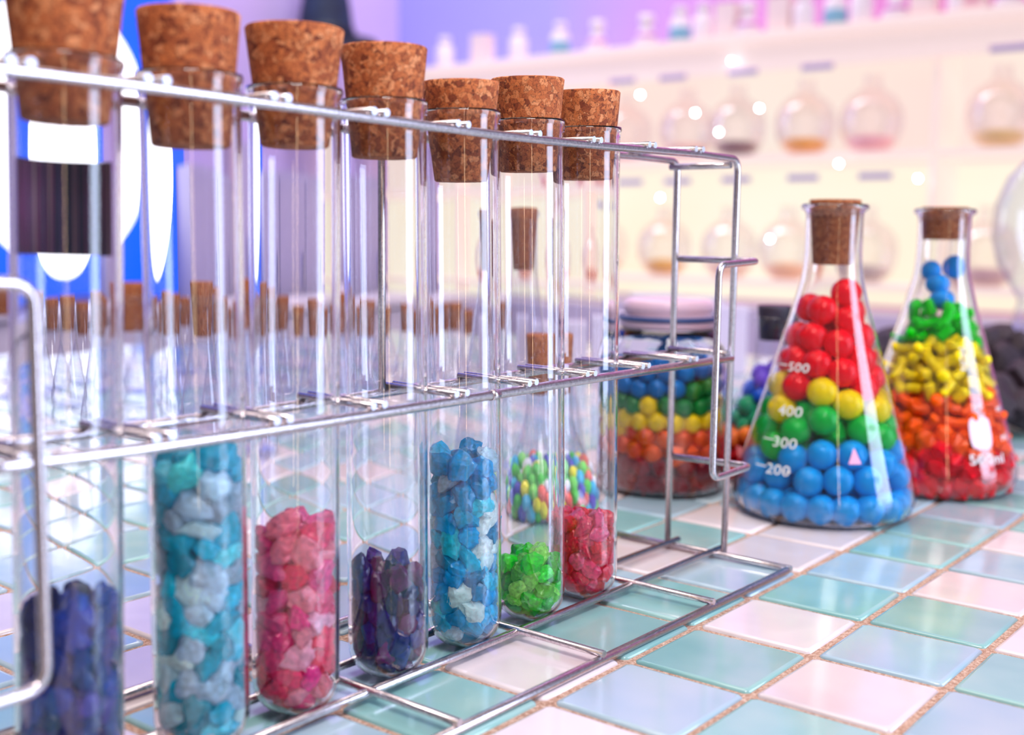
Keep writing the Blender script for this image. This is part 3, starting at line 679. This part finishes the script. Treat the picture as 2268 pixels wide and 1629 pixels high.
wrap_text('APPROX', .0045, rad1, None, az-.50, .0845, t, MARK) if False else None
wrap_rect(.0075, .0085, rad1, az+.36, .0430, t, PINKM, 'pink_triangle', 'tri', 'small pink triangle mark')
P, rs = pack(168, .0089, pr1, .002, .140, 200, 3, None, .0)
def col1(p, rnd):
    z = p.z+rnd.gauss(0, .0035)
    if z < .044: return (.0, .33, .84, 1), 'blue'
    if z < .066: return (.0, .50, .055, 1), 'green'
    if z < .080: return (1.0, .74, .0, 1), 'yellow'
    return (.98, .0, .012, 1), 'red'
M = Matrix.Translation(F1)
fill('gumball', M, P, rs, pr1, col1, lambda key: '%s gumball in the gumball flask' % key, 'gumball', BALLM, '%s gumballs deep inside the conical flask beside the rack', 60, 1.0)

# --- flask two: small shapes
F2 = Vector((.6318, -.0352, 0))
t = thing('erlenmeyer_flask', 'corked conical glass flask layered red, orange, yellow and green with blue balls on top', 'flask', F2, 'conical candy flasks on the counter')
link('glass_body', me, GLASS, t)
co = link('cork', cork_mesh(.0135, .0150, .0215, 40), CORKF, t); co.location = (0, 0, H1-.0205)
az = math.atan2(CAM.y-F2.y, CAM.x-F2.x)
wrap_rect(.0165, .0200, rad1, az+.66, .0440, t, plain('white_patch', srgb(240, 214, 232), .5), 'white_patch', 'round', 'blank white rounded square patch')
wrap_text('500ml', .0088, rad1, None, az+.72, .0275, t, MARK); wrap_text('NON', .0062, rad1, None, az+.50, .0900, t, MARK, True)
wrap_text('100', .0045, rad1, None, az+.64, .0600, t, MARK); wrap_text('ml', .0055, rad1, None, az+1.14, .058, t, MARK); wrap_text('ml', .007, rad1, None, az+1.12, .040, t, MARK)
def capsule(seed, ln, bend, knob):
    bm = bmesh.new(); pts = []; n = 8
    for i in range(n+1):
        s = i/n*2-1; pts.append(Vector((s*ln, bend*(s*s), 0)))
    rings = []
    for i, p in enumerate(pts):
        s = i/n; rr = .62*(1+knob*(abs(2*s-1)**2))
        if i in (0, n): rr *= .55
        rings.append([bm.verts.new(p+Vector((0, math.cos(2*PI*k/8), math.sin(2*PI*k/8)))*rr) for k in range(8)])
    for A, B in zip(rings[:-1], rings[1:]):
        for k in range(8): bm.faces.new((A[k], A[(k+1) % 8], B[(k+1) % 8], B[k]))
    bm.faces.new(rings[0][::-1]); bm.faces.new(rings[-1])
    me = mesh_bm(bm, 'capsule', True); me.materials.append(GUM); return me
CAPS = [capsule(0, 1.7, .35, .5), capsule(1, 1.4, .5, .35), capsule(2, 1.0, .1, .2)]
NUG = [lump_mesh(90+s, 1, 5, (1.1, 1, .95), .1) for s in range(4)]
for m_ in NUG: m_.materials.append(GUM)
P, rs = pack(650, .0058, pr1, .002, .172, 130, 5)
BB = []
for i, (x, y) in enumerate([(2061, 600), (2115, 592), (2076, 630), (2086, 664)]):
    d = ray(x, y); p = CAM + d*(((F2-CAM).dot(fw)+[-.004, -.004, -.009, -.014][i])/d.dot(fw))
    o = link('gumball', BALLM[i % 3], None); o.location = p; s = .0082 if i else .0070; o.scale = (s, s, s*(.86 if i > 1 else 1)); o.color = (.0, .28, .80, 1); BB.append(np.array(p-F2))
    tag(o, 'blue candy ball under the cork of the layered flask, ' + ['upper left', 'upper right', 'second lowest', 'lowest'][i], 'gumball', 'blue balls on the layered flask')
ok = np.ones(len(P), bool)
for q in BB: ok &= (np.linalg.norm(P-q, axis=1) > .0128) & ~((np.hypot(P[:, 0]-q[0], P[:, 1]-q[1]) < .009) & (P[:, 2] > q[2]))
az_ = np.array([math.cos(az), math.sin(az)]); ok &= ~((P[:, 2] > .1270) & (P[:, :2] @ az_ > -.004)); P, rs = P[ok], rs[ok]
def lay2(p, rnd):
    z = p.z+rnd.gauss(0, .0028)
    if z < .030: c, k = (226, 0, 30), 'red'
    elif z < .062: c, k = (255, 88, 0), 'orange'
    elif z < .097: c, k = (255, 224, 0), 'yellow'
    else: c, k = (0, 204, 10), 'green'
    v = rnd.uniform(.9, 1.2); s = srgb(*c); return (s[0]*v, s[1]*v, s[2]*v, 1), k
M = Matrix.Translation(F2); idx = P[:, 2] < .046
lb2 = lambda key: '%s candy in the right-hand layered flask' % key
fill('candy_nugget', M, P[idx], rs[idx], pr1, lay2, lambda key: '%s nugget low in the right-hand layered flask' % key, 'candy', NUG, '%s candy nuggets deep inside the right-hand flask', 70, 1.15, front=.1, shell=1.7)
fill('candy_shape', M, P[~idx], rs[~idx], pr1, lay2, lb2, 'candy', CAPS, '%s candy shapes deep inside the right-hand flask', 71, .92, front=.1, shell=1.7)
# --- layered jar
FJ = Vector((.505, .098, 0)); RJ = .0395
t = thing('lidded_jar', 'round glass jar with a pale lid, layered dark red to blue, behind the rack end', 'jar', FJ)
ro = [(0, 0), (RJ-.003, 0), (RJ, .003), (RJ, .088), (RJ-.003, .095), (RJ-.007, .099), (RJ-.007, .106), (RJ-.0085, .106)]
ri_ = [(RJ-.0088, .099), (RJ-.005, .094), (RJ-.0018, .087), (RJ-.0018, .005), (RJ-.005, .002), (0, .002)]
link('glass_body', lathe(ro+ri_, 56), GLASS, t)
m_lid = plain('pale_pink_lid', srgb(226, 190, 214), .3)
link('lid', lathe([(0, .1065), (RJ-.011, .1065), (RJ-.008, .108), (RJ-.008, .113), (RJ-.012, .116), (RJ-.010, .118), (RJ-.010, .1235), (RJ-.013, .1255), (0, .1255)], 48), m_lid, t)
link('gasket', lathe([(RJ-.0082, .1115), (RJ-.0068, .112), (RJ-.0068, .1145), (RJ-.0082, .115)], 48, closed=True), plain('navy_gasket', srgb(50, 72, 130), .4), t)['label'] = 'navy rubber gasket'
prj = lambda z: np.full_like(z, RJ-.002)
P, rs = pack(302, .0063, prj, .0022, .102, 110, 8, None, .0)
def layj(p, rnd):
    z = p.z+rnd.gauss(0, .0018)
    c, k = ((150, 0, 26), 'dark red') if z < .026 else ((250, 90, 0), 'orange') if z < .040 else ((255, 214, 0), 'yellow') if z < .058 else ((14, 132, 52), 'green') if z < .069 else ((0, 116, 200), 'blue')
    v = rnd.uniform(.88, 1.1); s = srgb(*c); return (s[0]*v, s[1]*v, s[2]*v, 1), k
M = Matrix.Translation(FJ); idx = P[:, 2] < .028
lbj = lambda key: '%s candy in the pale-lidded jar' % key
fill('candy_nugget', M, P[idx], rs[idx], prj, layj, lambda key: '%s nugget low in the pale-lidded jar' % key, 'candy', NUG, '%s candy nuggets deep inside the round jar', 80, 1.1, front=.05, shell=1.9)
fill('candy_ball', M, P[~idx], rs[~idx], prj, layj, lbj, 'candy', BALLM, '%s candy balls deep inside the round jar', 81, 1.0, front=.05, shell=1.9)

# --- pebble flask behind the sixth tube
FP = Vector((.4010, .1190, 0)); RP = .0400
t = thing('small_erlenmeyer_flask', 'small corked conical flask of multicoloured candy pebbles, behind the green candy tube', 'flask', FP)
me, inn = erlen(RP, .0900, .0125, .066, .001, 48); link('glass_body', me, THIN, t); prp = prof_r(inn)
co = link('cork', cork_mesh(.0098, .0128, .036, 32), CORKF, t); co.location = (0, 0, .0715)
EGG = [lump_mesh(120+s, 2, 0, (1, 1, 1.25), .04) for s in range(2)]
for m_ in EGG: m_.materials.append(GUM)
P, rs = pack(411, .0036, prp, .0015, .038, 90, 12)
pc = [((90, 200, 80), 'green'), ((240, 226, 60), 'yellow'), ((70, 180, 220), 'light blue'), ((92, 84, 190), 'indigo'), ((244, 110, 100), 'coral'), ((240, 236, 246), 'white'), ((130, 220, 100), 'lime')]
def layp(p, rnd): c, k = rnd.choice(pc); return srgb(*c), k
fill('candy_pebble', Matrix.Translation(FP), P, rs, prp, layp, lambda key: '%s candy pebble in the pebble flask' % key, 'candy', EGG, '%s candy pebbles deep inside the small flask', 85, 1.0, True, front=.05, shell=1.9)

# --- black corked flask partly hidden behind the gumball flask
FS = Vector((.588, .063, 0))
t = thing('small_erlenmeyer_flask', 'conical flask with a black stopper and rainbow layers, half hidden behind the gumball flask', 'flask', FS)
me, inn = erlen(.046, .1120, .0125, .088, .0012, 56); link('glass_body', me, THIN, t); prs = prof_r(inn)
m_blk, nt, b = mat('black_rubber'); noise_col(nt, b, srgb(34, 20, 34), srgb(66, 56, 74), 80, 2); b.inputs['Roughness'].default_value = .6
co = link('stopper', cork_mesh(.0098, .0118, .024, 32), m_blk, t); co.location = (0, 0, .0955)
P, rs = pack(167, .0064, prs, .0015, .086, 120, 14)
def lays(p, rnd):
    z = p.z+rnd.gauss(0, .002)
    c, k = ((210, 30, 40), 'red') if z < .020 else ((246, 120, 40), 'orange') if z < .034 else ((20, 150, 96), 'green') if z < .050 else ((10, 84, 200), 'blue') if z < .066 else ((120, 80, 210), 'violet')
    return srgb(*c), k
fill('candy_ball', Matrix.Translation(FS), P, rs, prs, lays, lambda key: '%s candy ball in the black-stoppered flask' % key, 'candy', BALLM, '%s candy balls deep inside the black-stoppered flask', 90, 1.0, front=.1, shell=1.9, xmax=1712)

# --- dark lumpy heap at the right edge
bm = bmesh.new()
rnd = random.Random(3); c0 = Vector((.955, .050, 0))
m_dark, nt, b = mat('dark_chocolate'); noise_col(nt, b, srgb(34, 22, 34), srgb(70, 50, 62), 30, 4, .4, .004); b.inputs['Roughness'].default_value = .45
DK = thing('chocolate_heap', 'heap of dark brown knobbly chocolate lumps at the right edge, behind the layered flask', 'sweets', c0)
CH_ = [lump_mesh(200+s, 2, 6, (1.1, 1, .9), .2) for s in range(4)]
for m_ in CH_: m_.materials.append(m_dark)
for i in range(95):
    a = rnd.uniform(0, 2*PI); q = math.sqrt(rnd.random())*.108; hmax = .088*(1-(q/.125)**3.5)
    r = rnd.uniform(.013, .021); z = r*1.45+rnd.random()*max(hmax-r*2.3, .001)
    o = link('chocolate_lump', rnd.choice(CH_), None, DK); o.location = (q*math.cos(a), q*math.sin(a), z); o.scale = (r, r, r); o.rotation_euler = (rnd.uniform(0, 6), rnd.uniform(0, 6), rnd.uniform(0, 6))

# --- large round glass vessel cut by the right edge
p = CAM + (fw*1.30) + r2*(1.30*(2310-1134)/FPX); FV = Vector((p.x, p.y, 0))
t = thing('globe_flask', 'large round clear glass globe cut off by the right edge, behind the dark heap', 'flask', FV)
prof = [(0, .0), (.062, .0), (.064, .004), (.056, .03), (.044, .06), (.034, .085), (.03, .1), (.04, .116), (.054, .14), (.062, .17), (.06, .205), (.048, .235), (.03, .255), (.018, .27), (.016, .3), (.019, .305)]
link('glass_body', lathe(prof+[(r-.0015, z) for r, z in prof[::-1] if r > .002][:-1]+[(0, .002)], 48), THIN, t)
link('dark_plug', lathe([(0, .19), (.014, .192), (.018, .205), (.012, .22), (0, .222)], 20), plain('dark_grey_plug', srgb(150, 138, 170), .6), t)

# ------------------------------------------------------------ corked vials behind the rack
flask_defs = [  # px of the cork, top y, cork width px, cork height px, distance
 (10, 622, 60, 76, 1.15), (80, 640, 60, 78, 1.22), (150, 636, 60, 84, 1.10), (214, 650, 56, 80, 1.28), (287, 626, 72, 108, .98), (338, 632, 58, 100, 1.20), (386, 640, 56, 70, 1.36),
 (461, 607, 92, 130, .86), (529, 618, 62, 112, 1.05), (566, 646, 54, 80, 1.30), (598, 640, 56, 82, 1.20), (668, 664, 50, 74, 1.42), (738, 648, 62, 92, 1.10), (776, 652, 58, 88, 1.26), (852, 668, 52, 70, 1.42), (950, 660, 56, 68, 1.30), (992, 660, 62, 66, 1.18), (1052, 676, 50, 60, 1.45)]
posn = ['first', 'second', 'third', 'fourth', 'fifth', 'sixth', 'seventh', 'eighth', 'ninth', 'tenth', 'eleventh', 'twelfth', 'thirteenth', 'fourteenth', 'fifteenth', 'sixteenth', 'seventeenth', 'eighteenth', 'nineteenth', 'twentieth']
for i, (x, y, wpx, hpx, D) in enumerate(flask_defs):
    p = CAM + ray(x, y)*D; ztop = p.z; rc = wpx/2*D/FPX; hc = hpx*D/FPX
    H = ztop-hc*.25; rn_ = rc*1.04; R = min(rc*2.5, .040)
    t = thing('corked_flask', 'clear empty corked glass flask behind the rack, %s cork counting from the left' % posn[i], 'flask', (p.x, p.y, 0), 'corked glass flasks behind the rack')
    me, inn = erlen(R, H, rn_, H*.74, .0010, 32); link('glass_body', me, THIN, t)
    co = link('cork', cork_mesh(rc*.74, rc, hc, 20), CORKF, t); co.location = (0, 0, ztop-hc)
# large empty conical flask whose cork shows through the sixth tube
p = CAM + ray(1152, 440)*.80
t = thing('erlenmeyer_flask', 'large empty corked conical flask seen through the sixth test tube', 'flask', (p.x, p.y, 0))
hb = p.z-.002; me, inn = erlen(.050, hb, .0172, .145, .0012, 48); link('glass_body', me, THIN, t)
co = link('cork', cork_mesh(.0125, .0168, .045, 28), CORKF, t); co.location = (0, 0, p.z-.045)
# pale lilac storage cartons between the counter and the display
m_sb, nt, b = mat('lilac_white_card'); noise_col(nt, b, srgb(206, 196, 226), srgb(222, 206, 226), 3, 2); b.inputs['Roughness'].default_value = .5
for i, (x0, x1, y0_, D, lb) in enumerate([(1330, 1412, 692, 1.30, 'left of the layered jar'), (1580, 1652, 676, 1.42, 'right of the layered jar'), (1400, 1500, 652, 1.62, 'behind the jar lid, left one'), (1508, 1600, 660, 1.70, 'behind the jar lid, right one'), (1110, 1170, 690, 1.45, 'behind the sixth tube'), (1190, 1300, 706, 1.42, 'behind the farthest tube')]):
    pc_ = CAM+ray((x0+x1)/2, y0_)*D; wd = (x1-x0)*D/FPX; h = pc_.z
    t = thing('storage_carton', 'pale lilac-white carton on the far counter, ' + lb, 'carton', (pc_.x, pc_.y, 0), 'pale cartons on the far counter'); t.rotation_euler.z = YAW
    box('carton_body', (0, 0, h/2-.004), (wd*.8, wd, h-.008), m_sb, t, .002); box('carton_lid', (0, 0, h-.006), (wd*.84, wd*1.05, .012), m_sb, t, .002)
